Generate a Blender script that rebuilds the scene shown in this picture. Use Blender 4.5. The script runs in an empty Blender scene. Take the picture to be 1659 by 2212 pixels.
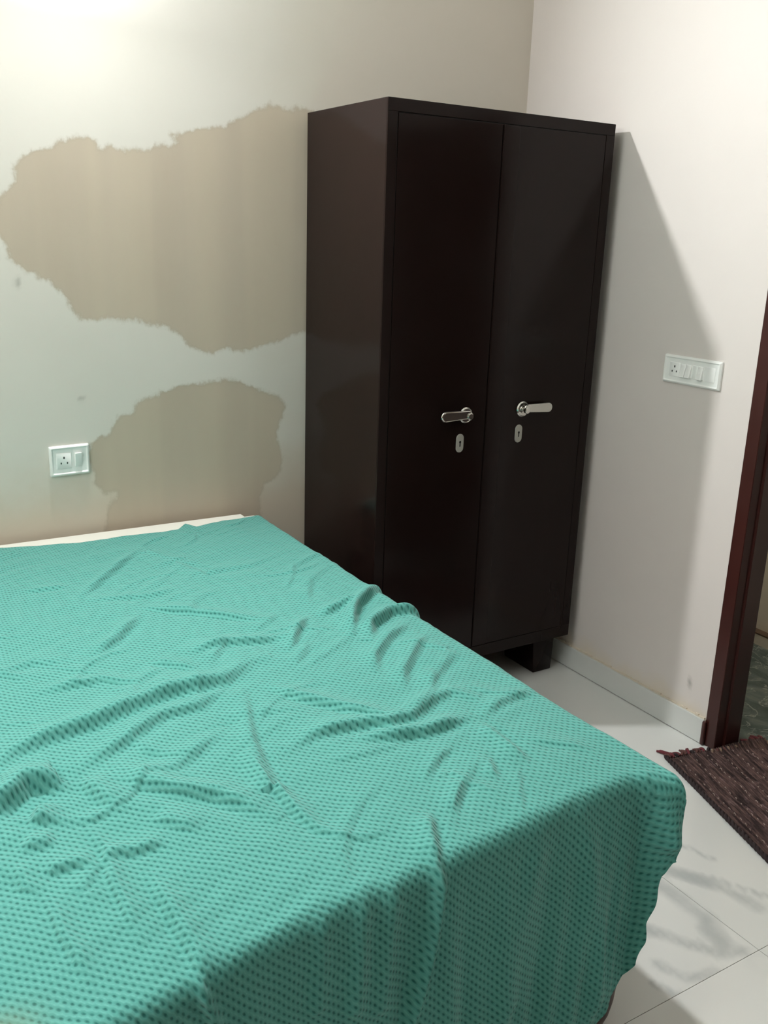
import bpy, bmesh, math, random
import numpy as np
from mathutils import Vector, Matrix

random.seed(4)
C = bpy.context.scene.collection
sc = bpy.context.scene
PI = math.pi

# ------------------------------------------------------------------ camera
CAM = (-2.41004, -2.96638, 1.597)
YAW, PITCH, ROLL, FPX = 0.5549, -0.28534, 0.03286, 2015.976
fw = Vector((math.sin(YAW) * math.cos(PITCH), math.cos(YAW) * math.cos(PITCH), math.sin(PITCH)))
rt = fw.cross(Vector((0, 0, 1))).normalized()
up = rt.cross(fw)
rt, up = math.cos(ROLL) * rt + math.sin(ROLL) * up, -math.sin(ROLL) * rt + math.cos(ROLL) * up
cam_data = bpy.data.cameras.new('camera')
cam = bpy.data.objects.new('camera', cam_data)
C.objects.link(cam)
m4 = Matrix((rt, up, -fw)).transposed().to_4x4()
m4.translation = Vector(CAM)
cam.matrix_world = m4
cam_data.sensor_fit = 'VERTICAL'
cam_data.sensor_height = 36.0
cam_data.sensor_width = 27.0
cam_data.lens = FPX / 2212 * 36.0
cam_data.clip_start = 0.02
sc.camera = cam

# ------------------------------------------------------------------ world, exposure
world = bpy.data.worlds.new('world')
sc.world = world
world.use_nodes = True
world.node_tree.nodes['Background'].inputs[0].default_value = (0.5, 0.55, 0.6, 1)
world.node_tree.nodes['Background'].inputs[1].default_value = 0.02
sc.view_settings.view_transform = 'Standard'
sc.view_settings.look = 'None'
sc.view_settings.gamma = 1.0
sc.view_settings.use_curve_mapping = False
sc.view_settings.exposure = 0.0
sc.cycles.max_bounces = 10
sc.cycles.diffuse_bounces = 8
sc.cycles.glossy_bounces = 4
sc.cycles.sample_clamp_indirect = 4.0
sc.cycles.caustics_reflective = False
sc.cycles.caustics_refractive = False
BULB = Vector((-1.6785, -0.1546, 2.5432))       # the room's one lamp, high on the back wall
BULB_STRENGTH = 4900.0
FILL_TUBE_STRENGTH = 200.0                            # unseen fill tube added on the left wall, lifts the right-wall shadow
PASSAGE_FILL_STRENGTH = 260.0

# ------------------------------------------------------------------ helpers
def srgb(r, g, b):
    f = lambda c: (c / 255 / 12.92) if c <= 10 else ((c / 255 + 0.055) / 1.055) ** 2.4
    return (f(r), f(g), f(b), 1)

class N:
    """small node-tree writer"""
    def __init__(s, name, rough=0.6, metal=0.0, spec=0.5):
        s.m = bpy.data.materials.new(name); s.m.use_nodes = True
        s.t = s.m.node_tree; s.b = s.t.nodes['Principled BSDF']
        s.b.inputs['Roughness'].default_value = rough
        s.b.inputs['Metallic'].default_value = metal
        s.b.inputs['Specular IOR Level'].default_value = spec
    def n(s, typ, ins=None, **kw):
        nd = s.t.nodes.new(typ)
        for k, v in kw.items(): setattr(nd, k, v)
        for k, v in (ins or {}).items(): s.put(nd.inputs[k], v)
        return nd
    def put(s, sock, v):
        if isinstance(v, bpy.types.NodeSocket): s.t.links.new(v, sock)
        elif isinstance(v, bpy.types.Node): s.t.links.new(v.outputs[0], sock)
        else: sock.default_value = v
    def math(s, op, a, b=0.0, c=None, clamp=False):
        nd = s.t.nodes.new('ShaderNodeMath'); nd.operation = op; nd.use_clamp = clamp
        s.put(nd.inputs[0], a); s.put(nd.inputs[1], b)
        if c is not None: s.put(nd.inputs[2], c)
        return nd.outputs[0]
    def noise(s, vec, scale, detail=3.0, rough=0.5, dist=0.0):
        nd = s.n('ShaderNodeTexNoise', {'Scale': scale, 'Detail': detail, 'Roughness': rough, 'Distortion': dist})
        if vec is not None: s.put(nd.inputs['Vector'], vec)
        return nd.outputs['Fac']
    def step(s, v, a, b, o0=0.0, o1=1.0):
        nd = s.n('ShaderNodeMapRange', {0: v, 1: a, 2: b, 3: o0, 4: o1}, interpolation_type='SMOOTHSTEP')
        return nd.outputs[0]
    def mix(s, f, a, b):
        nd = s.t.nodes.new('ShaderNodeMix'); nd.data_type = 'RGBA'
        s.put(nd.inputs[0], f); s.put(nd.inputs[6], a); s.put(nd.inputs[7], b)
        return nd.outputs[2]
    def pos(s):
        return s.n('ShaderNodeNewGeometry').outputs['Position']
    def obj(s):
        return s.n('ShaderNodeTexCoord').outputs['Object']
    def scaled(s, vec, sc3, rot=(0, 0, 0)):
        nd = s.n('ShaderNodeMapping', {'Scale': sc3, 'Rotation': rot}); s.put(nd.inputs['Vector'], vec)
        return nd.outputs[0]
    def attr(s, name):
        return s.n('ShaderNodeAttribute', attribute_name=name).outputs['Fac']
    def bump(s, h, strength=0.3, dist=0.01):
        nd = s.n('ShaderNodeBump', {'Strength': strength, 'Distance': dist, 'Height': h})
        s.put(s.b.inputs['Normal'], nd.outputs[0])
    def col(s, c): s.put(s.b.inputs['Base Color'], c)
    def rough(s, r): s.put(s.b.inputs['Roughness'], r)

def link(name, me, mat, parent=None):
    o = bpy.data.objects.new(name, me); C.objects.link(o)
    if mat is not None and not me.materials: me.materials.append(mat)
    if parent is not None:
        o.parent = parent
        o.matrix_parent_inverse = Matrix.Translation(-Vector(parent.location))      # points are given in room coordinates
    return o
def tag(o, label=None, cat=None, group=None, kind=None):
    for k, v in (('label', label), ('category', cat), ('group', group), ('kind', kind)):
        if v: o[k] = v
    return o
def thing(name, loc, label=None, cat=None, kind=None):
    o = bpy.data.objects.new(name, None); C.objects.link(o); o.location = loc
    o.empty_display_size = 0.05
    return tag(o, label, cat, None, kind)
def finish(bm, smooth=None):
    me = bpy.data.meshes.new('mesh')
    bmesh.ops.recalc_face_normals(bm, faces=bm.faces[:])
    bm.to_mesh(me); bm.free()
    if smooth is not None:
        for p in me.polygons: p.use_smooth = True
        me.set_sharp_from_angle(angle=math.radians(smooth))
    return me
def box_bm(bm, x0, x1, y0, y1, z0, z1, bev=0.0, seg=2):
    t = bmesh.new()
    vs = [t.verts.new((x, y, z)) for x in (x0, x1) for y in (y0, y1) for z in (z0, z1)]
    for f in ((0, 1, 3, 2), (4, 6, 7, 5), (0, 4, 5, 1), (2, 3, 7, 6), (0, 2, 6, 4), (1, 5, 7, 3)):
        t.faces.new([vs[i] for i in f])
    bmesh.ops.recalc_face_normals(t, faces=t.faces[:])
    if bev > 0:
        bmesh.ops.bevel(t, geom=t.edges[:], offset=bev, segments=seg, profile=0.5, affect='EDGES')
    me = bpy.data.meshes.new('tmp'); t.to_mesh(me); t.free()
    bm.from_mesh(me); bpy.data.meshes.remove(me)
def box(name, x0, x1, y0, y1, z0, z1, mat, parent=None, bev=0.0, seg=2):
    bm = bmesh.new(); box_bm(bm, x0, x1, y0, y1, z0, z1, bev, seg)
    return link(name, finish(bm), mat, parent)
def tube_bm(bm, pts, rad, n=8, closed_ends=True):
    """round tube along points; rad is a number or a list"""
    pts = [Vector(p) for p in pts]; rings = []
    for i, p in enumerate(pts):
        d = (pts[min(i + 1, len(pts) - 1)] - pts[max(i - 1, 0)]).normalized()
        a = d.orthogonal().normalized() if abs(d.z) > 0.9 else d.cross(Vector((0, 0, 1))).normalized()
        b = d.cross(a)
        r = rad[i] if isinstance(rad, (list, tuple)) else rad
        rings.append([bm.verts.new(p + (a * math.cos(2 * PI * k / n) + b * math.sin(2 * PI * k / n)) * r) for k in range(n)])
    for A, B in zip(rings, rings[1:]):
        for k in range(n): bm.faces.new((A[k], A[(k + 1) % n], B[(k + 1) % n], B[k]))
    if closed_ends: bm.faces.new(rings[0][::-1]); bm.faces.new(rings[-1])
def lathe_bm(bm, prof, origin, axis='z', n=32):
    """prof: (radius, height) pairs turned about an axis through origin"""
    o = Vector(origin); rings = []
    for r, h in prof:
        ring = []
        for k in range(n):
            c, s = math.cos(2 * PI * k / n) * r, math.sin(2 * PI * k / n) * r
            v = {'z': (c, s, h), 'y': (c, h, s), 'x': (h, c, s)}[axis]
            ring.append(bm.verts.new(o + Vector(v)))
        rings.append(ring)
    for A, B in zip(rings, rings[1:]):
        for k in range(n): bm.faces.new((A[k], A[(k + 1) % n], B[(k + 1) % n], B[k]))
    bm.faces.new(rings[0][::-1]); bm.faces.new(rings[-1])
def stadium(w, h, n=10, r=None):
    """rounded rectangle outline, width w, height h"""
    r = min(w, h) / 2 if r is None else r
    out = []
    for cx, cy, a0 in ((w / 2 - r, h / 2 - r, 0), (-w / 2 + r, h / 2 - r, PI / 2), (-w / 2 + r, -h / 2 + r, PI), (w / 2 - r, -h / 2 + r, 1.5 * PI)):
        for k in range(n + 1):
            a = a0 + k * PI / 2 / n; out.append((cx + r * math.cos(a), cy + r * math.sin(a)))
    return out
def plate_bm(bm, outline, place, layers):
    """stack of scaled outlines: layers = (inset, height); place(u, v, h) gives the point"""
    rings = []
    xs = [p[0] for p in outline]; ys = [p[1] for p in outline]
    W, H = (max(xs) - min(xs)) / 2, (max(ys) - min(ys)) / 2
    for ins, h in layers:
        rings.append([bm.verts.new(place(u * (W - ins) / W, v * (H - ins) / H, h)) for u, v in outline])
    for A, B in zip(rings, rings[1:]):
        n = len(A)
        for k in range(n): bm.faces.new((A[k], A[(k + 1) % n], B[(k + 1) % n], B[k]))
    bm.faces.new(rings[0][::-1]); bm.faces.new(rings[-1])
def grid_mesh(P, uv=None, attrs=None, smooth=True, keep=None):
    """P: (rows, cols, 3) array of points"""
    r, c = P.shape[:2]
    me = bpy.data.meshes.new('grid')
    idx = np.arange(r * c).reshape(r, c)
    q = np.stack([idx[:-1, :-1], idx[:-1, 1:], idx[1:, 1:], idx[1:, :-1]], -1).reshape(-1, 4)
    if keep is not None: q = q[keep.reshape(-1)]
    me.vertices.add(r * c); me.vertices.foreach_set('co', P.reshape(-1).astype(np.float32))
    me.loops.add(len(q) * 4); me.loops.foreach_set('vertex_index', q.reshape(-1).astype(np.int32))
    me.polygons.add(len(q)); me.polygons.foreach_set('loop_start', (np.arange(len(q)) * 4).astype(np.int32))
    me.polygons.foreach_set('use_smooth', np.full(len(q), smooth))
    me.update(calc_edges=True)
    if uv is not None:
        l = me.uv_layers.new(name='UVMap')
        l.data.foreach_set('uv', uv.reshape(-1, 2)[q.reshape(-1)].reshape(-1).astype(np.float32))
    for k, a in (attrs or {}).items():
        at = me.attributes.new(k, 'FLOAT', 'POINT'); at.data.foreach_set('value', a.reshape(-1).astype(np.float32))
    me.validate(); return me
def seg_dist(X, Y, pts):
    """distance, signed side normal, running length 0..1 of the nearest point on a polyline"""
    best = np.full(X.shape, 1e9); par = np.zeros(X.shape); nx = np.zeros(X.shape); ny = np.zeros(X.shape); qx = np.zeros(X.shape); qy = np.zeros(X.shape)
    L = [math.dist(a, b) for a, b in zip(pts, pts[1:])]; T = sum(L); acc = 0
    for (a, b), l in zip(zip(pts, pts[1:]), L):
        dx, dy = (b[0] - a[0]) / l, (b[1] - a[1]) / l
        t = np.clip((X - a[0]) * dx + (Y - a[1]) * dy, 0, l)
        px, py = a[0] + dx * t, a[1] + dy * t
        d = np.hypot(X - px, Y - py); k = d < best
        best[k] = d[k]; par[k] = ((acc + t) / T)[k]; nx[k] = -dy; ny[k] = dx; qx[k] = px[k]; qy[k] = py[k]
        acc += l
    return best, par, nx, ny, qx, qy
def poly_sd(X, Y, pts):
    """signed distance to a closed polygon, positive inside"""
    d = np.full(X.shape, 1e9); ins = np.zeros(X.shape, bool)
    for (ax, ay), (bx, by) in zip(pts, pts[1:] + pts[:1]):
        l2 = (bx - ax) ** 2 + (by - ay) ** 2 + 1e-12
        t = np.clip(((X - ax) * (bx - ax) + (Y - ay) * (by - ay)) / l2, 0, 1)
        d = np.minimum(d, np.hypot(X - ax - t * (bx - ax), Y - ay - t * (by - ay)))
        c = (ay > Y) != (by > Y)
        with np.errstate(divide='ignore', invalid='ignore'):
            xi = (bx - ax) * (Y - ay) / (by - ay) + ax
        ins ^= c & (X < xi)
    return np.where(ins, d, -d)
_rs = np.random.RandomState(7)
def waves(X, Y, lam, n=10):
    """smooth random undulation, about -1..1, wavelength near lam"""
    o = np.zeros(X.shape)
    for _ in range(n):
        a = _rs.uniform(0, 2 * PI); k = 2 * PI / (lam * _rs.uniform(0.7, 1.5)); p = _rs.uniform(0, 2 * PI)
        o += np.sin(k * (X * math.cos(a) + Y * math.sin(a)) + p)
    return o / math.sqrt(n) / 1.2

# ------------------------------------------------------------------ shapes measured on the wall and the bed (metres)
STAIN_A= [(-0.862, 1.989), (-0.897, 1.989), (-0.953, 1.998), (-0.98, 1.99), (-1.041, 1.99), (-1.054, 2.0), (-1.067, 1.99), (-1.094, 1.985), (-1.107, 1.967), (-1.139, 1.953), (-1.188, 1.932), (-1.195, 1.915), (-1.242, 1.917), (-1.273, 1.906), (-1.305, 1.898), (-1.348, 1.883), (-1.384, 1.885), (-1.361, 1.855), (-1.379, 1.851), (-1.427, 1.848), (-1.445, 1.834), (-1.48, 1.83), (-1.515, 1.827), (-1.566, 1.827), (-1.572, 1.837), (-1.584, 1.823), (-1.606, 1.824), (-1.616, 1.847), (-1.637, 1.853), (-1.649, 1.847), (-1.678, 1.852), (-1.703, 1.84), (-1.716, 1.842), (-1.736, 1.822), (-1.758, 1.813), (-1.806, 1.799), (-1.844, 1.779), (-1.847, 1.728), (-1.859, 1.707), (-1.881, 1.695), (-1.893, 1.674), (-1.905, 1.643), (-1.901, 1.57), (-1.883, 1.534), (-1.882, 1.507), (-1.855, 1.486), (-1.836, 1.465), (-1.811, 1.468), (-1.799, 1.449), (-1.772, 1.444), (-1.741, 1.413), (-1.716, 1.366), (-1.69, 1.331), (-1.65, 1.325), (-1.609, 1.331), (-1.562, 1.322), (-1.526, 1.326), (-1.478, 1.315), (-1.429, 1.306), (-1.385, 1.284), (-1.354, 1.247), (-1.303, 1.217), (-1.257, 1.216), (-1.219, 1.227), (-1.175, 1.219), (-1.127, 1.218), (-1.071, 1.235), (-0.999, 1.253), (-0.955, 1.268), (-0.915, 1.282), (-0.852, 1.299)]
STAIN_B= [(-1.648, 0.62), (-1.638, 0.715), (-1.611, 0.749), (-1.6, 0.775), (-1.615, 0.771), (-1.636, 0.768), (-1.655, 0.791), (-1.669, 0.804), (-1.676, 0.851), (-1.686, 0.903), (-1.684, 0.929), (-1.646, 0.961), (-1.626, 0.96), (-1.588, 1.018), (-1.572, 1.022), (-1.536, 1.03), (-1.52, 1.059), (-1.483, 1.077), (-1.43, 1.095), (-1.387, 1.105), (-1.323, 1.115), (-1.268, 1.118), (-1.223, 1.126), (-1.166, 1.115), (-1.121, 1.089), (-1.068, 1.075), (-1.02, 1.05), (-0.996, 1.021), (-1.008, 0.983), (-1.026, 0.945), (-1.026, 0.9), (-1.014, 0.842), (-1.008, 0.795), (-1.026, 0.768), (-1.075, 0.739), (-1.094, 0.706), (-1.1, 0.66), (-1.082, 0.558)]
TOP_FOLDS= [(9, 7, [(-1.89, -0.629), (-1.851, -0.578), (-1.717, -0.412), (-1.611, -0.288)]), (8, 9, [(-1.776, -0.733), (-1.687, -0.805), (-1.59, -0.902), (-1.499, -0.976)]), (10, 8, [(-1.942, -0.977), (-1.874, -0.921), (-1.776, -0.798)]), (5, 9, [(-2.141, -0.974), (-2.069, -0.954), (-1.996, -0.992)]), (7, 8, [(-2.094, -1.104), (-1.96, -1.108), (-1.881, -1.171)]), (17, 13, [(-2.244, -1.395), (-2.208, -1.367), (-2.175, -1.328), (-2.108, -1.302), (-2.018, -1.286), (-1.924, -1.255), (-1.848, -1.234), (-1.77, -1.235), (-1.724, -1.232), (-1.64, -1.177), (-1.583, -1.172)]), (10, 10, [(-2.096, -1.446), (-2.041, -1.409), (-1.986, -1.379), (-1.892, -1.318), (-1.812, -1.315), (-1.733, -1.254)]), (10, 9, [(-1.753, -1.061), (-1.651, -1.051), (-1.572, -1.077), (-1.5, -1.08)]), (6, 9, [(-1.841, -1.06), (-1.76, -1.144)]), (10, 9, [(-1.661, -1.292), (-1.615, -1.38), (-1.548, -1.476), (-1.475, -1.552)]), (13, 9, [(-1.729, -1.557), (-1.663, -1.53), (-1.641, -1.53), (-1.57, -1.538), (-1.506, -1.561), (-1.452, -1.56), (-1.368, -1.517), (-1.322, -1.509), (-1.288, -1.56)]), (13, 9, [(-1.595, -1.582), (-1.533, -1.606), (-1.467, -1.623), (-1.383, -1.618), (-1.333, -1.612)]), (6, 8, [(-1.317, -1.621), (-1.248, -1.593), (-1.145, -1.578)]), (8, 8, [(-1.336, -1.632), (-1.34, -1.709), (-1.344, -1.782), (-1.352, -1.804)]), (4, 8, [(-1.307, -1.737), (-1.26, -1.781), (-1.214, -1.826)]), (20, 8, [(-1.358, -1.15), (-1.307, -1.067), (-1.252, -0.991), (-1.184, -0.932), (-1.145, -0.901), (-1.096, -0.91)]), (18, 9, [(-1.335, -1.196), (-1.285, -1.121), (-1.203, -1.072), (-1.136, -1.078), (-1.085, -1.111)]), (10, 8, [(-1.412, -1.352), (-1.365, -1.274), (-1.283, -1.201), (-1.189, -1.144)]), (9, 8, [(-1.396, -1.446), (-1.35, -1.374), (-1.243, -1.267), (-1.187, -1.223)]), (5, 8, [(-1.352, -1.469), (-1.26, -1.394), (-1.183, -1.339)]), (12, 8, [(-1.372, -1.004), (-1.235, -0.959)]), (10, 7, [(-1.532, -1.159), (-1.465, -1.064), (-1.4, -0.989)]), (5, 8, [(-1.557, -1.237), (-1.464, -1.129)]), (5, 8, [(-1.362, -0.913), (-1.278, -0.766), (-1.17, -0.682)]), (26, 14, [(-2.262, -1.515), (-2.232, -1.502), (-2.195, -1.477), (-2.178, -1.455), (-2.124, -1.476), (-2.111, -1.467)]), (12, 8, [(-2.194, -1.573), (-2.174, -1.511)]), (13, 11, [(-2.048, -1.477), (-1.999, -1.545), (-1.96, -1.587), (-1.905, -1.63), (-1.873, -1.68), (-1.847, -1.744)]), (9, 9, [(-2.095, -1.465), (-2.08, -1.535), (-2.064, -1.595)]), (6, 5, [(-2.121, -1.595), (-2.111, -1.687), (-2.123, -1.76), (-2.123, -1.823), (-2.127, -1.909)]), (6, 5, [(-2.215, -1.748), (-2.214, -1.839), (-2.207, -1.885), (-2.204, -1.945)]), (5, 6, [(-2.241, -1.653), (-2.24, -1.709), (-2.225, -1.743)]), (8, 7, [(-2.072, -1.768), (-2.069, -1.876), (-2.069, -1.941), (-2.073, -2.03)]), (8, 6, [(-1.794, -1.524), (-1.807, -1.656), (-1.804, -1.751), (-1.79, -1.813)]), (7, 7, [(-2.207, -1.698), (-2.154, -1.701), (-2.133, -1.713)]), (7, 7, [(-2.113, -1.703), (-2.069, -1.711), (-2.018, -1.71)]), (8, 9, [(-2.223, -1.62), (-2.196, -1.629), (-2.17, -1.633)]), (7, 8, [(-2.021, -1.638), (-1.995, -1.669), (-1.969, -1.708)]), (9, 7, [(-1.602, -1.846), (-1.639, -1.915), (-1.662, -1.966)]), (5, 6, [(-1.558, -1.761), (-1.493, -1.713), (-1.44, -1.685)]), (5, 6, [(-1.568, -1.864), (-1.509, -1.809), (-1.486, -1.791)]), (5, 6, [(-1.404, -1.75), (-1.436, -1.818)]), (7, 7, [(-1.7, -1.286), (-1.765, -1.476), (-1.785, -1.567), (-1.799, -1.73)]), (4, 10, [(-1.69, -0.473), (-1.56, -0.44), (-1.52, -0.579), (-1.38, -0.578), (-1.222, -0.501)]), (5, 8, [(-2.001, -0.492), (-1.966, -0.509), (-1.881, -0.51)]), (5, 9, [(-1.867, -0.64), (-1.713, -0.678), (-1.623, -0.662)]), (6, 9, [(-2.039, -1.449), (-1.997, -1.51), (-1.934, -1.515), (-1.885, -1.484), (-1.801, -1.423)])]
FLAP_FOLDS= [(22, 12, [(-1.68, 0.689), (-1.672, 0.654), (-1.669, 0.602), (-1.679, 0.519), (-1.708, 0.396), (-1.726, 0.324)]), (16, 8, [(-2.087, 0.668), (-2.076, 0.633), (-2.055, 0.567), (-2.032, 0.486)]), (22, 22, [(-1.189, 0.668), (-1.172, 0.605), (-1.148, 0.508)]), (16, 26, [(-1.353, 0.628), (-1.31, 0.469), (-1.258, 0.174)]), (10, 25, [(-1.458, 0.637), (-1.451, 0.571), (-1.477, 0.431), (-1.484, 0.285)]), (9, 16, [(-1.75, 0.659), (-1.762, 0.555), (-1.774, 0.428)]), (8, 14, [(-1.806, 0.657), (-1.817, 0.504), (-1.824, 0.453)]), (7, 14, [(-1.875, 0.645), (-1.881, 0.567), (-1.887, 0.485)])]
BACK_EDGE= [(-1.989, -0.094), (-1.888, -0.124), (-1.781, -0.14), (-1.653, -0.14), (-1.505, -0.147), (-1.448, -0.141), (-1.409, -0.097), (-1.385, -0.143), (-1.285, -0.115), (-1.148, -0.113)]
FOOT_EDGE= [(-1.145, -1.972), (-1.177, -1.934), (-1.315, -1.933), (-1.494, -1.947), (-1.662, -1.96), (-1.757, -1.968), (-1.873, -1.971), (-1.98, -1.984), (-2.073, -2.003), (-2.154, -2.02), (-2.218, -2.031)]
HEM_EDGE= [(-1.086, 0.60), (-1.086, 0.53), (-1.103, 0.49), (-1.135, 0.46), (-1.148, 0.43), (-1.152, 0.36), (-1.156, 0.314), (-1.156, 0.27), (-1.162, 0.212), (-1.192, 0.155), (-1.215, 0.12), (-1.258, 0.09), (-1.26, 0.05)]
FOLD_GAIN = 1.45

# ------------------------------------------------------------------ materials
def mat_wall_back():
    s = N('back_wall_paint', rough=0.62, spec=0.3); p = s.pos()
    sd = s.attr('stain')
    edge = s.math('MULTIPLY', s.math('SUBTRACT', s.noise(p, 22, 5, 0.65), 0.5), 0.05)
    edge = s.math('ADD', edge, s.math('MULTIPLY', s.math('SUBTRACT', s.noise(s.scaled(p, (1, 1, 0.35)), 75, 3, 0.6), 0.5), 0.016))
    m = s.step(s.math('ADD', sd, edge), -0.005, 0.006)
    putty = s.mix(s.noise(p, 2.6, 5, 0.55), srgb(213, 209, 201), srgb(222, 218, 211))
    beige = s.mix(s.noise(p, 3.0, 4, 0.6), srgb(208, 201, 188), srgb(216, 209, 199))
    old = s.mix(s.noise(s.scaled(p, (1.6, 1, 0.5)), 3.4, 5, 0.6), srgb(180, 167, 150), srgb(194, 182, 166))
    sep = s.n('ShaderNodeSeparateXYZ', {0: p})
    # the original cream paint is left towards the wardrobe corner; the band above the bed mixes beige with painted soft shade
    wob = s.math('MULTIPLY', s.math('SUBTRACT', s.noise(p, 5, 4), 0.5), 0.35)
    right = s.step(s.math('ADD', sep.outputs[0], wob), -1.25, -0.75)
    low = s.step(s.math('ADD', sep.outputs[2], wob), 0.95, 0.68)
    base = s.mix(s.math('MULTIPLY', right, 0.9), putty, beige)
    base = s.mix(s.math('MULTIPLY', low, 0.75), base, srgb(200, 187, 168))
    # faint upright seams in the plaster
    seam = s.noise(s.scaled(p, (1, 0, 0.02)), 9, 2, 0.5)
    old = s.mix(s.step(seam, 0.4, 0.65, 0, 0.35), old, srgb(201, 188, 168))
    c = s.mix(m, base, old)
    rim = s.math('MULTIPLY', s.step(s.math('ABSOLUTE', s.math('ADD', sd, edge)), 0.012, 0.0), 0.22)
    c = s.mix(rim, c, srgb(160, 150, 132))
    mk = s.attr('mark')
    c = s.mix(s.math('MULTIPLY', mk, 0.55), c, srgb(120, 118, 108))
    s.col(c)
    s.bump(s.math('ADD', s.math('MULTIPLY', s.noise(p, 30, 4, 0.6), 0.4), s.math('MULTIPLY', m, -0.5)), 0.12, 0.004)
    return s.m
def mat_wall(name, a, b, rough=0.6):
    s = N(name, rough=rough, spec=0.3); p = s.pos()
    s.col(s.mix(s.noise(p, 2.2, 5, 0.6), a, b))
    s.bump(s.noise(p, 28, 4, 0.6), 0.08, 0.004)
    return s.m
def mat_wall_right():
    s = N('right_wall_paint', rough=0.55, spec=0.35); p = s.pos()
    c = s.mix(s.noise(p, 2.0, 5, 0.6), srgb(208, 201, 197), srgb(216, 209, 205))
    sep = s.n('ShaderNodeSeparateXYZ', {0: p})
    c = s.mix(s.math('MULTIPLY', s.step(s.math('ADD', sep.outputs[2], s.math('MULTIPLY', s.noise(p, 9, 4), 0.12)), 0.22, 0.13), 0.5), c, srgb(212, 198, 172))
    c = s.mix(s.math('MULTIPLY', s.attr('mark'), 0.6), c, srgb(110, 108, 102))
    s.col(c); s.bump(s.noise(p, 28, 4, 0.6), 0.08, 0.004)
    return s.m
def mat_marble(name='white_marble_tile', a=srgb(222, 222, 219), b=srgb(211, 213, 211), vein=srgb(140, 148, 150), rough=0.16):
    s = N(name, rough=rough, spec=0.5); p = s.pos()
    pw = s.n('ShaderNodeVectorMath', {0: s.n('ShaderNodeTexNoise', {'Vector': p, 'Scale': 2.0, 'Detail': 4.0}).outputs['Color'], 3: 0.55}, operation='SCALE').outputs[0]
    q = s.n('ShaderNodeVectorMath', {0: p, 1: pw}, operation='ADD').outputs[0]
    v = s.noise(s.scaled(q, (1.0, 0.45, 1.0), (0, 0, 0.5)), 3.2, 3, 0.5)
    line = s.step(s.math('ABSOLUTE', s.math('SUBTRACT', v, 0.5)), 0.03, 0.0)
    c = s.mix(s.noise(p, 3.5, 4), a, b)
    c = s.mix(s.math('MULTIPLY', line, s.step(s.noise(p, 1.7, 2), 0.52, 0.8, 0, 0.22)), c, vein)
    w = s.math('MULTIPLY', s.step(s.attr('vein'), 0.02, 0.35), s.math('ADD', s.attr('vein'), s.math('MULTIPLY', s.math('SUBTRACT', s.noise(p, 9, 4), 0.5), 1.3)))
    c = s.mix(s.step(w, 0.1, 1.1, 0, 0.55), c, vein)
    s.col(c); return s.m
def mat_green_marble():
    s = N('green_marble', rough=0.2); p = s.pos()
    v = s.noise(s.scaled(p, (1, 0.5, 1), (0, 0, 0.7)), 9, 6, 0.65, 1.4)
    c = s.mix(s.step(v, 0.35, 0.7), srgb(62, 78, 76), srgb(104, 116, 112))
    c = s.mix(s.step(s.math('ABSOLUTE', s.math('SUBTRACT', s.noise(p, 6, 4, 0.6, 2.0), 0.5)), 0.02, 0.0, 0, 0.6), c, srgb(165, 172, 168))
    s.col(c); return s.m
def mat_plain(name, c, rough=0.5, metal=0.0, spec=0.5, var=0.08, nscale=20, bump=0.0):
    s = N(name, rough=rough, metal=metal, spec=spec); p = s.obj()
    d = tuple(x * (1 - var) for x in c[:3]) + (1,)
    f = s.noise(p, nscale, 4, 0.6)
    s.col(s.mix(f, d, c)); s.rough(s.step(f, 0.2, 0.8, rough * 0.9, min(1, rough * 1.12)))
    if bump: s.bump(f, bump, 0.003)
    return s.m
def mat_steel_paint():
    """dark brown enamel sprayed on sheet steel, slightly wavy gloss"""
    s = N('dark_brown_enamel', rough=0.2, spec=0.15); p = s.pos()
    f = s.noise(s.scaled(p, (1, 1, 0.25)), 14, 4, 0.6)
    s.col(s.mix(f, srgb(23, 15, 13), srgb(28, 18, 16)))
    s.rough(s.step(s.noise(p, 5, 4), 0.3, 0.7, 0.13, 0.2))
    s.bump(s.noise(p, 5, 2, 0.4), 0.03, 0.006)
    return s.m
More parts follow.
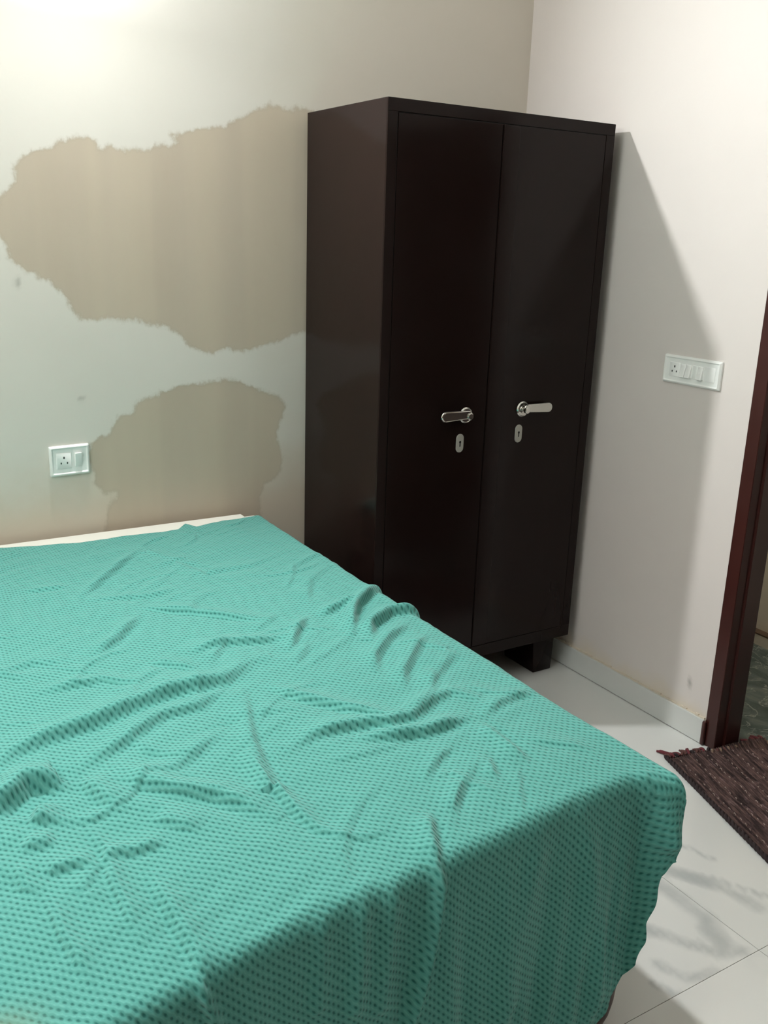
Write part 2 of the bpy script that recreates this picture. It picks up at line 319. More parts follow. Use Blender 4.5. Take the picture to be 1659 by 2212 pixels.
def mat_sheet():
    s = N('teal_knit_cotton', rough=0.92, spec=0.15)
    uv = s.n('ShaderNodeTexCoord').outputs['UV']
    warp = s.n('ShaderNodeVectorMath', {0: s.n('ShaderNodeTexNoise', {'Vector': uv, 'Scale': 7.0, 'Detail': 2.0}).outputs['Color'], 3: 0.018}, operation='SCALE').outputs[0]
    q = s.n('ShaderNodeVectorMath', {0: uv, 1: warp}, operation='ADD').outputs[0]
    sep = s.n('ShaderNodeSeparateXYZ', {0: q})
    a = s.math('MULTIPLY', sep.outputs[0], 2 * PI / 0.0166)
    b = s.math('MULTIPLY', sep.outputs[1], 2 * PI / 0.0155)
    cc = s.math('MULTIPLY', s.math('COSINE', a), s.math('COSINE', b))
    dg = s.math('COSINE', s.math('SUBTRACT', a, b))
    f = s.math('ADD', s.math('MULTIPLY', cc, 0.34), s.math('MULTIPLY', dg, 0.44))
    f = s.math('ADD', f, s.math('MULTIPLY', s.math('COSINE', s.math('MULTIPLY', a, 2.0)), 0.24))
    f = s.math('ADD', f, s.math('MULTIPLY', s.math('SUBTRACT', s.noise(uv, 160, 2), 0.5), 0.9))
    dark = s.step(f, 0.05, 1.15)
    lite = s.step(f, -0.2, -1.0)
    base = s.mix(s.noise(uv, 3, 3), srgb(78, 145, 137), srgb(84, 151, 143))
    c = s.mix(dark, base, srgb(34, 98, 92))
    c = s.mix(s.math('MULTIPLY', lite, 0.7), c, srgb(104, 168, 160))
    c = s.mix(s.math('MULTIPLY', s.attr('pale_patch'), 0.5), c, srgb(126, 136, 112))
    s.col(c)
    s.b.inputs['Sheen Weight'].default_value = 0.15
    s.bump(s.math('MULTIPLY', f, -1.0), 0.5, 0.0018)
    return s.m
def mat_rug():
    s = N('rag_weave', rough=0.95, spec=0.1); p = s.obj()
    r = s.attr('rib')
    ac = s.attr('across'); al = s.attr('along')
    st = s.n('ShaderNodeCombineXYZ', {0: s.math('MULTIPLY', ac, 105.0), 1: s.math('MULTIPLY', al, 9.0)}).outputs[0]
    n = s.noise(st, 1.0, 3, 0.6)
    c = s.mix(s.step(n, 0.35, 0.65), srgb(42, 33, 33), srgb(90, 71, 67))
    c = s.mix(s.step(s.noise(s.scaled(st, (0.6, 1.7, 1)), 1.3, 2, 0.7), 0.55, 0.72, 0, 0.7), c, srgb(112, 92, 92))
    c = s.mix(s.step(r, 0.6, 0.0, 0, 0.55), c, srgb(34, 24, 25))
    s.col(c); s.bump(s.noise(p, 260, 3), 0.5, 0.003); return s.m

M = dict(
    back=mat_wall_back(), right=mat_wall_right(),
    wall=mat_wall('cream_wall_paint', srgb(222, 217, 206), srgb(228, 223, 212)),
    wall_far=mat_wall('brown_wall_paint', srgb(84, 68, 56), srgb(92, 76, 62)),
    ceiling=mat_wall('white_ceiling_paint', srgb(226, 226, 220), srgb(232, 232, 228)),
    marble=mat_marble(), green=mat_green_marble(),
    skirt=mat_marble('grey_marble_skirting', srgb(212, 213, 209), srgb(202, 205, 203), srgb(140, 147, 150), 0.25),
    grout=mat_plain('tile_grout', srgb(140, 135, 126), 0.8),
    putty=mat_plain('yellowed_putty', srgb(208, 198, 182), 0.7),
    enamel=mat_steel_paint(),
    black=mat_plain('black_gap', srgb(12, 11, 11), 0.7),
    chrome=mat_plain('worn_chrome', (0.72, 0.70, 0.66, 1), 0.16, 1.0),
    dull=mat_plain('dull_aluminium', (0.42, 0.41, 0.37, 1), 0.5, 0.35),
    plastic=mat_plain('white_switch_plastic', srgb(238, 240, 238), 0.3, var=0.02),
    plastic2=mat_plain('white_key_plastic', srgb(246, 247, 246), 0.25, var=0.02),
    hole=mat_plain('socket_hole_dark', srgb(60, 66, 64), 0.6),
    wood=mat_plain('red_brown_door_wood', srgb(60, 26, 22), 0.34, nscale=9, var=0.25),
    door=mat_plain('added_dark_leaf', srgb(36, 20, 17), 0.4, nscale=9, var=0.2),
    leg=mat_plain('dark_bed_wood', srgb(70, 40, 37), 0.4, nscale=12, var=0.2),
    mattress=mat_plain('white_mattress_cover', srgb(216, 214, 205), 0.85, nscale=6, var=0.04, bump=0.1),
    sheet=mat_sheet(), rug=mat_rug(),
    yarn=mat_plain('brown_rag_yarn', srgb(92, 58, 54), 0.95, nscale=60, var=0.4),
    yarn_red=mat_plain('maroon_rag_yarn', srgb(104, 44, 50), 0.95, nscale=60, var=0.35),
    yarn_tan=mat_plain('tan_rag_yarn', srgb(128, 106, 90), 0.95, nscale=60, var=0.3),
    yarn_dark=mat_plain('black_brown_braid', srgb(46, 34, 36), 0.95, nscale=60, var=0.4),
    stitch=mat_plain('pale_stitch_thread', srgb(146, 130, 122), 0.9),
    stone=mat_plain('dark_threshold_stone', srgb(52, 60, 60), 0.35),
    brass=mat_plain('brown_stripe_tile', srgb(96, 76, 58), 0.5),
)
glow = N('bulb_diffuser'); glow.b.inputs['Base Color'].default_value = (0.9, 0.9, 0.9, 1)
glow.b.inputs['Emission Color'].default_value = (0.975, 0.99, 0.98, 1)
glow.b.inputs['Emission Strength'].default_value = BULB_STRENGTH
M['glow'] = glow.m

# ------------------------------------------------------------------ the room
XL, XR, YB, YF, ZC = -3.45, 0.0, 0.0, -4.4, 2.9
DOOR_A, DOOR_B, DOOR_H = -1.163, -2.06, 2.08       # outer edges of the door frame
# back wall: fine grid so that the stain outlines stay sharp
gx = np.linspace(XL, 0.12, 320); gz = np.linspace(0, ZC, 260)
X, Z = np.meshgrid(gx, gz)
sd = np.maximum(poly_sd(X, Z, STAIN_A), poly_sd(X, Z, STAIN_B))
mark = np.maximum(np.exp(-(((X + 1.863) / 0.007) ** 2 + ((Z - 1.438) / 0.013) ** 2)), np.exp(-(((X + 1.699) / 0.008) ** 2 + ((Z - 1.084) / 0.006) ** 2)))
P = np.stack([X, np.zeros_like(X), Z], -1)
me = grid_mesh(P, attrs={'stain': np.clip(sd, -0.3, 0.3), 'mark': mark})
bm = bmesh.new(); bm.from_mesh(me); box_bm(bm, XL, 0.12, 0.002, 0.15, 0, ZC)
bm.to_mesh(me); bm.free()
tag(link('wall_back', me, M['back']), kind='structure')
# right wall with the door opening (joined panels)
bm = bmesh.new()
y = np.arange(-1.163, 0.0001, 0.0145); z = np.arange(0, ZC + 0.01, 0.0145); z[-1] = ZC; y[-1] = 0; y[0] = DOOR_A
Y, Z = np.meshgrid(y, z)
mk = np.exp(-(((Y + 1.076) / 0.006) ** 2 + ((Z - 0.187 - (Y + 1.076) * 1.2) / 0.016) ** 2))
me = grid_mesh(np.stack([np.zeros_like(Y), Y, Z], -1), attrs={'mark': mk})
bm.from_mesh(me); bpy.data.meshes.remove(me)
box_bm(bm, 0.001, 0.12, DOOR_A, 0.0, 0, ZC)
box_bm(bm, 0.0, 0.12, YF, DOOR_B, 0, ZC)
box_bm(bm, 0.0, 0.12, DOOR_B, DOOR_A, DOOR_H, ZC)
me = bpy.data.meshes.new('wall_right'); bm.to_mesh(me); bm.free()
tag(link('wall_right', me, M['right']), kind='structure')
tag(box('wall_left', XL - 0.12, XL, YF, 0.15, 0, ZC, M['wall']), kind='structure')
tag(box('wall_front', XL - 0.12, 0.12, YF - 0.12, YF, 0, ZC, M['wall_far']), kind='structure')
tag(box('ceiling', XL - 0.12, 1.1, YF - 0.12, 0.15, ZC, ZC + 0.1, M['ceiling']), kind='structure')
# floor: large marble slabs, each a piece, over the bedding
fl = tag(box('floor', XL - 0.12, 0.105, YF - 0.12, 0.0, -0.06, -0.003, M['grout']), kind='structure')
VEINS = [([(-0.70, -1.46), (-0.645, -1.528), (-0.582, -1.615), (-0.54, -1.70), (-0.522, -1.787)], 0.016),
         ([(-0.60, -1.60), (-0.53, -1.66), (-0.45, -1.80)], 0.008),
         ([(-0.85, -1.68), (-0.815, -1.73), (-0.789, -1.79), (-0.737, -1.849), (-0.69, -1.867)], 0.014),
         ([(-0.686, -1.60), (-0.68, -1.70), (-0.674, -1.741), (-0.70, -1.79), (-0.72, -1.84)], 0.020),
         ([(-0.90, -1.80), (-0.872, -1.856), (-0.84, -1.872), (-0.80, -1.88)], 0.014),
         ([(-0.95, -1.83), (-0.93, -1.88), (-0.90, -1.95)], 0.008),
         ([(-0.42, -1.42), (-0.50, -1.50), (-0.47, -1.60)], 0.008)]
g = 0.0008
for x0, x1 in ((-3.57, -3.05), (-3.05, -2.25), (-2.25, -1.45), (-1.45, -0.65), (-0.65, 0.105)):
    for y0, y1 in ((-4.52, -3.485), (-3.485, -1.885), (-1.885, -0.285), (-0.285, 0.0)):
        if x0 >= -1.46 and y0 > -3.5 and y1 < -0.2:
            a = np.linspace(x0 + g, x1 - g, 46); b = np.linspace(y0 + g, y1 - g, 90)
            A, B = np.meshgrid(a, b); v = np.zeros_like(A)
            for pts, w in VEINS:
                d = seg_dist(A, B, pts)[0]; v = np.maximum(v, 0.9 * np.exp(-(d / (w * 1.7)) ** 2))
            if y1 == -1.885: v *= 0
            me = grid_mesh(np.stack([A, B, np.zeros_like(A)], -1), attrs={'vein': v}, smooth=False)
            bm = bmesh.new(); bm.from_mesh(me)
            box_bm(bm, x0 + g, x1 - g, y0 + g, y1 - g, -0.008, -0.0005); bm.to_mesh(me); bm.free()
            link('tile', me, M['marble'], fl)
        else:
            box('tile', x0 + g, x1 - g, y0 + g, y1 - g, -0.008, 0.0, M['marble'], fl)
# skirting of the same marble, one slab after another, with a line of yellowed putty on top
sk = tag(box('baseboard_right', -0.010, 0.0, DOOR_A - 0.0, -0.012, 0.0015, 0.088, M['grout']), kind='structure')
for y0, y1 in ((-1.160, -0.285), (-0.283, -0.012)):
    box('skirting_slab', -0.0125, -0.002, y0, y1, 0.003, 0.089, M['skirt'], sk, bev=0.001)
rng = np.random.RandomState(3)
bm = bmesh.new()
yy = np.linspace(-1.158, -0.014, 90)
for i in range(89):
    h = 0.094 + rng.uniform(-0.0025, 0.0035); d = 0.006 + rng.uniform(-0.0015, 0.0015)
    box_bm(bm, -d, 0.0, yy[i], yy[i + 1], 0.088, h)
link('putty_line', finish(bm), M['putty'], sk)
sk2 = tag(box('baseboard_right', -0.012, 0.0, YF, DOOR_B, 0.0015, 0.089, M['skirt']), kind='structure')
sk3 = tag(box('baseboard_back', XL, -0.012, -0.012, 0.0, 0.0015, 0.089, M['skirt']), kind='structure')
tag(box('baseboard_left', XL, XL + 0.012, YF, -0.012, 0.0015, 0.089, M['skirt']), kind='structure')

# door frame: rebated posts and head, each a part
dr = thing('door_1', (0.05, (DOOR_A + DOOR_B) / 2, 0), kind='structure')
def post(y_wall, s):
    # L-shaped section: a face strip towards the room, a deeper rebate behind it
    sec = [(-0.004, 0), (-0.004, s * 0.047), (0.035, s * 0.049), (0.036, s * 0.056), (0.108, s * 0.056), (0.108, 0)]
    bm = bmesh.new()
    lo = [bm.verts.new((x, y_wall - yy, 0.001)) for x, yy in sec]; hi = [bm.verts.new((x, y_wall - yy, DOOR_H)) for x, yy in sec]
    for k in range(6): bm.faces.new((lo[k], lo[(k + 1) % 6], hi[(k + 1) % 6], hi[k]))
    bm.faces.new(lo[::-1]); bm.faces.new(hi)
    bmesh.ops.recalc_face_normals(bm, faces=bm.faces[:])
    bmesh.ops.bevel(bm, geom=[e for e in bm.edges if abs(e.verts[0].co.z - e.verts[1].co.z) > 1], offset=0.0015, segments=2, affect='EDGES')
    return link('frame_post', finish(bm, 40), M['wood'], dr)
post(DOOR_A, 1); post(DOOR_B, -1)
box('frame_head', -0.004, 0.108, DOOR_B + 0.056, DOOR_A - 0.056, DOOR_H - 0.055, DOOR_H, M['wood'], dr, bev=0.002)
box('paint_lump', -0.017, -0.0045, -1.172, -1.158, 0.001, 0.088, M['leg'], dr, bev=0.005, seg=2)
box('added_door_leaf', 0.060, 0.850, DOOR_B + 0.010, DOOR_B + 0.050, 0.012, DOOR_H - 0.06, M['door'], dr, bev=0.002)  # unseen leaf, added to darken the doorway mirrored in the wardrobe
box('threshold', 0.107, 0.150, DOOR_B, DOOR_A, -0.02, 0.004, M['stone'], dr, bev=0.001)

# the passage beyond the door
pf = tag(box('floor', 0.106, 1.02, YF, 0.15, -0.06, -0.003, M['grout']), kind='structure')
for x0, x1 in ((0.151, 0.86),):
    for y0, y1 in ((-3.7, -2.9), (-2.898, -2.1), (-2.098, -1.3), (-1.298, -0.5), (-0.498, 0.14)):
        box('stone_slab', x0, x1, y0, y1, -0.01, 0.0, M['green'], pf)
tag(box('wall_passage', 0.90, 1.02, YF, 0.15, 0, ZC, M['wall']), kind='structure')
tag(box('wall_passage_end', 0.12, 0.90, 0.001, 0.15, 0, ZC, M['wall']), kind='structure')
tag(box('wall_passage_front', 0.12, 1.02, YF - 0.12, YF, 0, ZC, M['wall']), kind='structure')
pb = tag(box('baseboard_passage', 0.861, 0.90, YF, 0.0, 0.0, 0.045, M['wall']), kind='structure')
box('stripe', 0.859, 0.90, YF, 0.0, 0.0455, 0.052, M['brass'], pb)

# ------------------------------------------------------------------ the lamp on the back wall, above the picture
lamp = thing('wall_lamp', (BULB.x, 0, BULB.z), 'round white bulb in an angled holder high on the back wall', 'lamp')
bm = bmesh.new(); lathe_bm(bm, [(0.034, -0.001), (0.034, -0.012), (0.024, -0.022), (0.02, -0.022)], (BULB.x, 0, BULB.z + 0.03), 'y', 28)
link('holder_base', finish(bm, 35), M['plastic'], lamp)
ax = Vector((0, -0.94, -0.34)).normalized()
def along(bm, prof, base, n=28):
    a = ax.orthogonal().normalized(); b = ax.cross(a); rings = []
    for r, h in prof:
        rings.append([bm.verts.new(base + ax * h + (a * math.cos(2 * PI * k / n) + b * math.sin(2 * PI * k / n)) * r) for k in range(n)])
    for A, B in zip(rings, rings[1:]):
        for k in range(n): bm.faces.new((A[k], A[(k + 1) % n], B[(k + 1) % n], B[k]))
    bm.faces.new(rings[0][::-1]); bm.faces.new(rings[-1])
b0 = BULB - ax * 0.02
bm = bmesh.new(); along(bm, [(0.014, -0.13), (0.02, -0.12), (0.02, -0.075), (0.014, -0.07)], b0)
link('socket_cup', finish(bm, 35), M['plastic'], lamp)
bm = bmesh.new(); along(bm, [(0.013, -0.071), (0.016, -0.06), (0.026, -0.03), (0.037, 0.0), (0.03, 0.001)], b0)
link('bulb_body', finish(bm, 35), M['plastic'], lamp)
bm = bmesh.new(); along(bm, [(0.036, 0.0015)] + [(0.037 * math.cos(t * PI / 2), 0.002 + 0.003 * math.sin(t * PI / 2)) for t in np.linspace(0, 0.97, 9)], b0)
link('bulb_globe', finish(bm, 60), M['glow'], lamp)
tl = thing('added_fill_tube', (XL, -1.6, 2.35), 'added fill tube, unseen on the left wall', 'lamp')
box('batten', XL, XL + 0.03, -2.24, -0.96, 2.33, 2.37, M['plastic'], tl, bev=0.003)
for ya in (-2.225, -0.995):
    box('end_holder', XL + 0.03, XL + 0.075, ya, ya + 0.02, 2.33, 2.37, M['plastic'], tl, bev=0.003)
g3 = N('fill_tube_glow'); g3.b.inputs['Emission Color'].default_value = (0.97, 0.99, 1.0, 1); g3.b.inputs['Emission Strength'].default_value = FILL_TUBE_STRENGTH
bm = bmesh.new(); lathe_bm(bm, [(0.013, -2.204), (0.013, -0.996)], (XL + 0.055, 0, 2.35), 'y', 16)
link('tube', finish(bm, 40), g3.m, tl)
po = thing('added_passage_fill', (0.5, -0.35, 2.72), 'added fill bulb, unseen on the passage ceiling', 'lamp')  # bulb added out of view to brighten the passage
bm = bmesh.new(); lathe_bm(bm, [(0.03, 0.0), (0.03, -0.03), (0.02, -0.045), (0.018, -0.05)], (0.5, -0.35, ZC - 0.001), 'z', 24)
link('holder', finish(bm, 35), M['plastic'], po)
g2 = N('passage_fill_globe'); g2.b.inputs['Emission Color'].default_value = (1, 0.95, 0.86, 1); g2.b.inputs['Emission Strength'].default_value = PASSAGE_FILL_STRENGTH
bm = bmesh.new(); lathe_bm(bm, [(0.016, -0.05)] + [(0.05 * math.sin(t), -0.10 + 0.05 * math.cos(t)) for t in np.linspace(0.33, 3.0, 12)], (0.5, -0.35, ZC), 'z', 24)
link('globe', finish(bm, 60), g2.m, po)

# ------------------------------------------------------------------ steel wardrobe
WX0, WX1, WY, WB, WZ0, WZ1 = -0.9325, -0.0531, -0.533, -0.030, 0.160, 1.98
wd = thing('wardrobe', ((WX0 + WX1) / 2, -0.28, 0), 'tall dark brown two-door steel wardrobe standing in the corner', 'wardrobe')
E_ = M['enamel']
box('carcass', WX0, WX1, WY + 0.004, WB, WZ0, WZ1, E_, wd, bev=0.0015)
TOPZ, BOTZ = 1.944, 0.205
box('top_rail', WX0 + 0.0003, WX1 - 0.0003, WY, WY + 0.0045, TOPZ, WZ1 - 0.0003, E_, wd, bev=0.001)
box('bottom_rail', WX0 + 0.0003, WX1 - 0.0003, WY, WY + 0.0045, WZ0 + 0.0003, BOTZ, E_, wd, bev=0.001)
box('side_stile', WX0 + 0.0003, -0.8985, WY, WY + 0.0045, BOTZ, TOPZ, E_, wd, bev=0.001)
box('side_stile', -0.0905, WX1 - 0.0003, WY, WY + 0.0045, BOTZ, TOPZ, E_, wd, bev=0.001)
dl = box('door', -0.8960, -0.5195, WY - 0.0006, WY + 0.0045, BOTZ + 0.0025, TOPZ - 0.0025, E_, wd, bev=0.0012)
dR = box('door', -0.5165, -0.0930, WY - 0.0006, WY + 0.0045, BOTZ + 0.0025, TOPZ - 0.0025, E_, wd, bev=0.0012)
box('overlap_strip', -0.5160, -0.4530, WY - 0.0042, WY - 0.0004, BOTZ + 0.0035, TOPZ - 0.0035, E_, dR, bev=0.001)
box('gap_shadow_backing', -0.8985, -0.0905, WY + 0.0035, WY + 0.0042, BOTZ, TOPZ, M['black'], wd)
for xa, xb in ((-0.178, -0.072), (-0.912, -0.806)):
    for ya, yb in ((-0.478, -0.300), (-0.15, -0.044)):
        bm = bmesh.new(); box_bm(bm, xa, xb, ya, yb, 0.0005, WZ0 + 0.002, 0.003)
        for v in bm.verts:
            if v.co.z < 0.05:
                v.co.x += 0.012 if v.co.x < (xa + xb) / 2 else -0.006
        link('leg', finish(bm, 40), E_, wd)
box('plinth_rail', -0.912, -0.072, -0.472, -0.466, 0.125, WZ0 + 0.001, E_, wd, bev=0.001)
def handle(door, cx, cz, s):
    yv = WY - 0.0007
    bm = bmesh.new(); lathe_bm(bm, [(0.0265, 0.0), (0.0265, -0.003), (0.0230, -0.007), (0.0215, -0.0050), (0.014, -0.0050), (0.0125, -0.008)], (cx, yv, cz), 'y', 36)
    link('rosette', finish(bm, 30), M['chrome'], door)
    bm = bmesh.new(); lathe_bm(bm, [(0.0085, -0.006), (0.0075, -0.012), (0.0075, -0.016), (0.0115, -0.018), (0.0115, -0.030), (0.009, -0.032)], (cx, yv, cz), 'y', 28)
    link('spindle', finish(bm, 35), M['chrome'], door)
    L = 0.122; out = stadium(L, 0.034, 8)
    bm = bmesh.new()
    def place(u, v, h):
        t = (u * s + L / 2) / L      # 0 at the spindle
        return (cx + s * 0.0 + u + s * (L / 2 - 0.010), yv - 0.015 - h - 0.001 * math.sin(t * PI), cz + 0.006 + v * (0.74 + 0.26 * min(1, t * 2.2)) - 0.003 * t)
    plate_bm(bm, out, place, [(0.003, 0.0), (0.0006, 0.002), (0, 0.004), (0, 0.008), (0.0012, 0.0105), (0.004, 0.0118)])
    h = link('lever_handle', finish(bm, 18), M['chrome'], door)
handle(dl, -0.601, 1.050, -1); handle(dR, -0.363, 1.055, 1)
def keyhole(door, cx, cz):
    yv = WY - 0.0007
    bm = bmesh.new(); plate_bm(bm, stadium(0.030, 0.062), lambda u, v, h: (cx + u, yv - h, cz + v), [(0, 0), (0.0002, 0.0016), (0.002, 0.0028)])
    k = link('keyhole_plate', finish(bm, 30), M['dull'], door)
    bm = bmesh.new(); plate_bm(bm, stadium(0.0085, 0.0085), lambda u, v, h: (cx + u, yv - h, cz + v + 0.004), [(0, 0.0027), (0.0002, 0.0031)])
    plate_bm(bm, stadium(0.0045, 0.0175), lambda u, v, h: (cx + u, yv - h, cz + v - 0.003), [(0, 0.0027), (0.0002, 0.0031)])
    link('keyhole', finish(bm), M['black'], k)
keyhole(dl, -0.6185, 0.958); keyhole(dR, -0.373, 0.971)

# ------------------------------------------------------------------ switch plates
def frame_ring(bm, W, H, place, bw=0.0075, t=0.0105):
    """raised bevelled border round a plate"""
    secs = [(0, 0), (0.0006, t * 0.5), (0.0055, t), (bw, t), (bw + 0.003, t * 0.62)]
    rings = []
    out = stadium(W, H, 4, 0.004)
    for ins, h in secs:
        rings.append([bm.verts.new(place(u * (W / 2 - ins) / (W / 2), v * (H / 2 - ins) / (H / 2), h)) for u, v in out])
    for A, B in zip(rings, rings[1:]):
        for k in range(len(A)): bm.faces.new((A[k], A[(k + 1) % len(A)], B[(k + 1) % len(A)], B[k]))
    bm.faces.new(rings[-1])
def slab_part(name, place, cu, cv, w, h, h0, h1, mat, parent, tilt=0.0, bev=0.0012, r=0.0012):
    bm = bmesh.new()
    plate_bm(bm, stadium(w, h, 3, r), lambda u, v, q: place(cu + u, cv + v, q + (tilt * v if q > h0 + 1e-6 else 0)), [(0, h0), (0, h1 - bev), (bev, h1)])
    return link(name, finish(bm, 40), mat, parent)
def socket(place, cu, cv, parent, sc=1.0):
    md = slab_part('socket_module', place, cu, cv, 0.046 * sc, 0.05 * sc, 0.006, 0.0088, M['plastic2'], parent)
    for du, dv, r in ((0, 0.010, 0.0034), (-0.0095, -0.007, 0.0028), (0.0095, -0.007, 0.0028)):
        bm = bmesh.new(); plate_bm(bm, stadium(r * 1.5, r * 2.3, 5), lambda u, v, h: place(cu + du * sc + u, cv + dv * sc + v, h), [(0, 0.0085), (0, 0.0091)])
        h = link('pin_hole', finish(bm), M['hole'], md)
# left: socket and switch on the back wall
pl1 = lambda u, v, h: (-1.748 + u, -h - 0.0005, 0.893 + v - u * -0.02)
s1 = thing('power_socket', (-1.748, 0, 0.893), 'small white power socket with one switch on the stained back wall', 'socket')
bm = bmesh.new(); frame_ring(bm, 0.124, 0.097, pl1); link('cover_plate', finish(bm, 30), M['plastic'], s1)
socket(pl1, -0.018, 0.0, s1)
slab_part('rocker_switch', pl1, 0.026, 0.001, 0.021, 0.044, 0.006, 0.0130, M['plastic2'], s1, tilt=0.18)
# right: wide plate on the right wall
pl2 = lambda u, v, h: (-h - 0.0005, -0.927 - u, 1.2175 + v)
s2 = thing('switch_board', (0, -0.927, 1.2175), 'wide white switch plate with socket and switches on the right wall', 'switch plate')
bm = bmesh.new(); frame_ring(bm, 0.232, 0.091, pl2, t=0.0115); link('cover_plate', finish(bm, 30), M['plastic'], s2)
socket(pl2, -0.068, 0.0, s2, 0.92)
for cu in (-0.031, -0.009): slab_part('rocker_switch', pl2, cu, 0.0, 0.020, 0.042, 0.007, 0.0150, M['plastic2'], s2, tilt=-0.20)
slab_part('blank_cover', pl2, 0.0145, 0.0, 0.022, 0.044, 0.007, 0.0086, M['plastic'], s2)
slab_part('rocker_switch', pl2, 0.038, 0.0, 0.020, 0.042, 0.007, 0.0150, M['plastic2'], s2, tilt=-0.20)
slab_part('blank_cover', pl2, 0.0725, 0.0, 0.044, 0.046, 0.007, 0.0088, M['plastic2'], s2)

# ------------------------------------------------------------------ bed
BX0, BX1, BY0, BY1, BZ = -2.68, -1.137, -1.900, -0.030, 0.657
bed = thing('bed_frame', (-1.9, -1.0, 0), 'low bed frame of dark reddish wood under the mattress', 'bed')
box('side_rail', BX1 - 0.055, BX1 - 0.025, BY0 + 0.08, BY1 - 0.06, 0.28, 0.45, M['leg'], bed, bev=0.003)
box('side_rail', BX0 + 0.025, BX0 + 0.055, BY0 + 0.08, BY1 - 0.06, 0.28, 0.45, M['leg'], bed, bev=0.003)
box('foot_rail', BX0 + 0.08, BX1 - 0.08, BY0 + 0.03, BY0 + 0.06, 0.28, 0.45, M['leg'], bed, bev=0.003)
box('head_rail', BX0 + 0.08, BX1 - 0.08, BY1 - 0.05, BY1 - 0.02, 0.28, 0.45, M['leg'], bed, bev=0.003)
nb = 9
for k in range(nb):
    y0 = BY0 + 0.07 + k * (BY1 - BY0 - 0.13) / nb
    box('slat', BX0 + 0.06, BX1 - 0.06, y0, y0 + 0.16, 0.42, 0.445, M['leg'], bed, bev=0.002)
for lx in (BX0 + 0.05, BX1 - 0.012):
    for ly in (BY0 + 0.062, BY1 - 0.06):
        bm = bmesh.new()
        lathe_bm(bm, [(0.022, 0.0005), (0.030, 0.006), (0.038, 0.030), (0.044, 0.065), (0.047, 0.11), (0.047, 0.16), (0.044, 0.21), (0.044, 0.452)], (lx, ly, 0), 'z', 28)
        link('leg', finish(bm, 40), M['leg'], bed)
# mattress: a soft rounded block
bm = bmesh.new(); box_bm(bm, BX0, BX1 - 0.003, BY0, BY1, 0.456, BZ - 0.002)
bmesh.ops.bevel(bm, geom=[e for e in bm.edges if abs(e.verts[0].co.z - e.verts[1].co.z) > 0.1], offset=0.035, segments=8, affect='EDGES')
bmesh.ops.bevel(bm, geom=[e for e in bm.edges if abs(e.verts[0].co.z - e.verts[1].co.z) < 0.001 and len(e.link_faces) == 2 and abs(e.link_faces[0].normal.dot(e.link_faces[1].normal)) < 0.5], offset=0.014, segments=5, affect='EDGES')
mt = tag(link('mattress', finish(bm, 50), M['mattress']), 'white mattress showing as a narrow strip beside the back wall', 'mattress')

# sheet: one cloth over the top, rounded over the foot and the right edge, hanging at the foot
DU = 0.0042
vtop0 = -0.13
back = sorted(BACK_EDGE); foot = sorted(FOOT_EDGE + [(-1.115, -1.992)])
uL = BX0 - 0.02
def interp(tab, x):
    return np.interp(x, [p[0] for p in tab], [p[1] for p in tab])
RR = 0.030
n_top = 470; n_arc = 16; n_flap = 150
n_u = 400
sU = np.concatenate([np.linspace(0, 0.22, 40, endpoint=False), np.linspace(0.22, 0.965, 320, endpoint=False), np.linspace(0.965, 1, 40)])
hem = sorted([(BZ - z, x) for x, z in HEM_EDGE] + [(0.0, -1.128), (0.65, -1.27)])
rows = []
arcL = RR * PI / 2
SIDE = 0.10
# row parameter r: 0..1 top, then drop w in metres
wr = np.concatenate([np.zeros(n_top), np.linspace(0, arcL, n_arc + 1)[1:], arcL + np.linspace(0, 0.60, n_flap + 1)[1:]])
tr = np.concatenate([np.linspace(0, 1, n_top), np.ones(n_arc + n_flap)])
nr = len(wr)
XE = BX1 + 0.008                                   # outer face of the cloth on the right side
U = np.zeros((nr, n_u)); V = np.zeros((nr, n_u)); PX = np.zeros((nr, n_u)); PY = np.zeros((nr, n_u)); PZ = np.zeros((nr, n_u)); NX = np.zeros((nr, n_u)); NY = np.zeros((nr, n_u)); NZ = np.zeros((nr, n_u))
for i in range(nr):
    w, t = wr[i], tr[i]
    if w == 0:
        uR = XE - RR + arcL + SIDE * (1 - np.clip((t - 0.90) / 0.10, 0, 1) ** 2 * 0.97)
        if t > 0.9: q = np.clip((t - 0.9) / 0.1, 0, 1) ** 2; uR = (XE - RR + arcL + SIDE) * (1 - q) + (XE + 0.002) * q
    else:
        xe = np.interp(w, [h[0] for h in hem], [h[1] for h in hem])
        k = min(1, w / 0.10)
        uR = (XE + 0.002) * (1 - k) + xe * k + 0.0015 * math.sin(w * 70)
    u = uL + (uR - uL) * sU
    # the rounding over the right edge gets tight towards the foot corner
    q = np.clip((t - 0.86) / 0.14, 0, 1); rx = RR - 0.020 * q
    b = np.maximum(u - (XE - rx), 0)                # how far past the right edge
    ang = np.minimum(b / rx, PI / 2)
    x = np.where(b > 0, XE - rx + rx * np.sin(ang), u)
    dz = np.where(b > 0, rx * (1 - np.cos(ang)) + np.maximum(b - rx * PI / 2, 0), 0)
    nxx = np.sin(ang); nzz = np.cos(ang)
    fe = interp(foot, x) - 0.006
    be = interp(back, x)
    # the cloth lies flat from its back edge to the start of the foot arc
    y_end = fe + RR
    y = be + (y_end - be) * t
    z = BZ + 0.0065 - dz
    vv = -(y)
    ny = np.zeros_like(x)
    if w > 0:
        a = min(w / RR, PI / 2)
        y = y_end - RR * math.sin(a)
        z = z - RR * (1 - math.cos(a)) - max(w - arcL, 0)
        vv = -y_end + w
        ny = -math.sin(a) * np.ones_like(x); nzz = nzz * math.cos(a); nxx = nxx * math.cos(a)
    U[i], V[i], PX[i], PY[i], PZ[i], NX[i], NY[i], NZ[i] = u, vv, x, y, z, nxx, ny, nzz
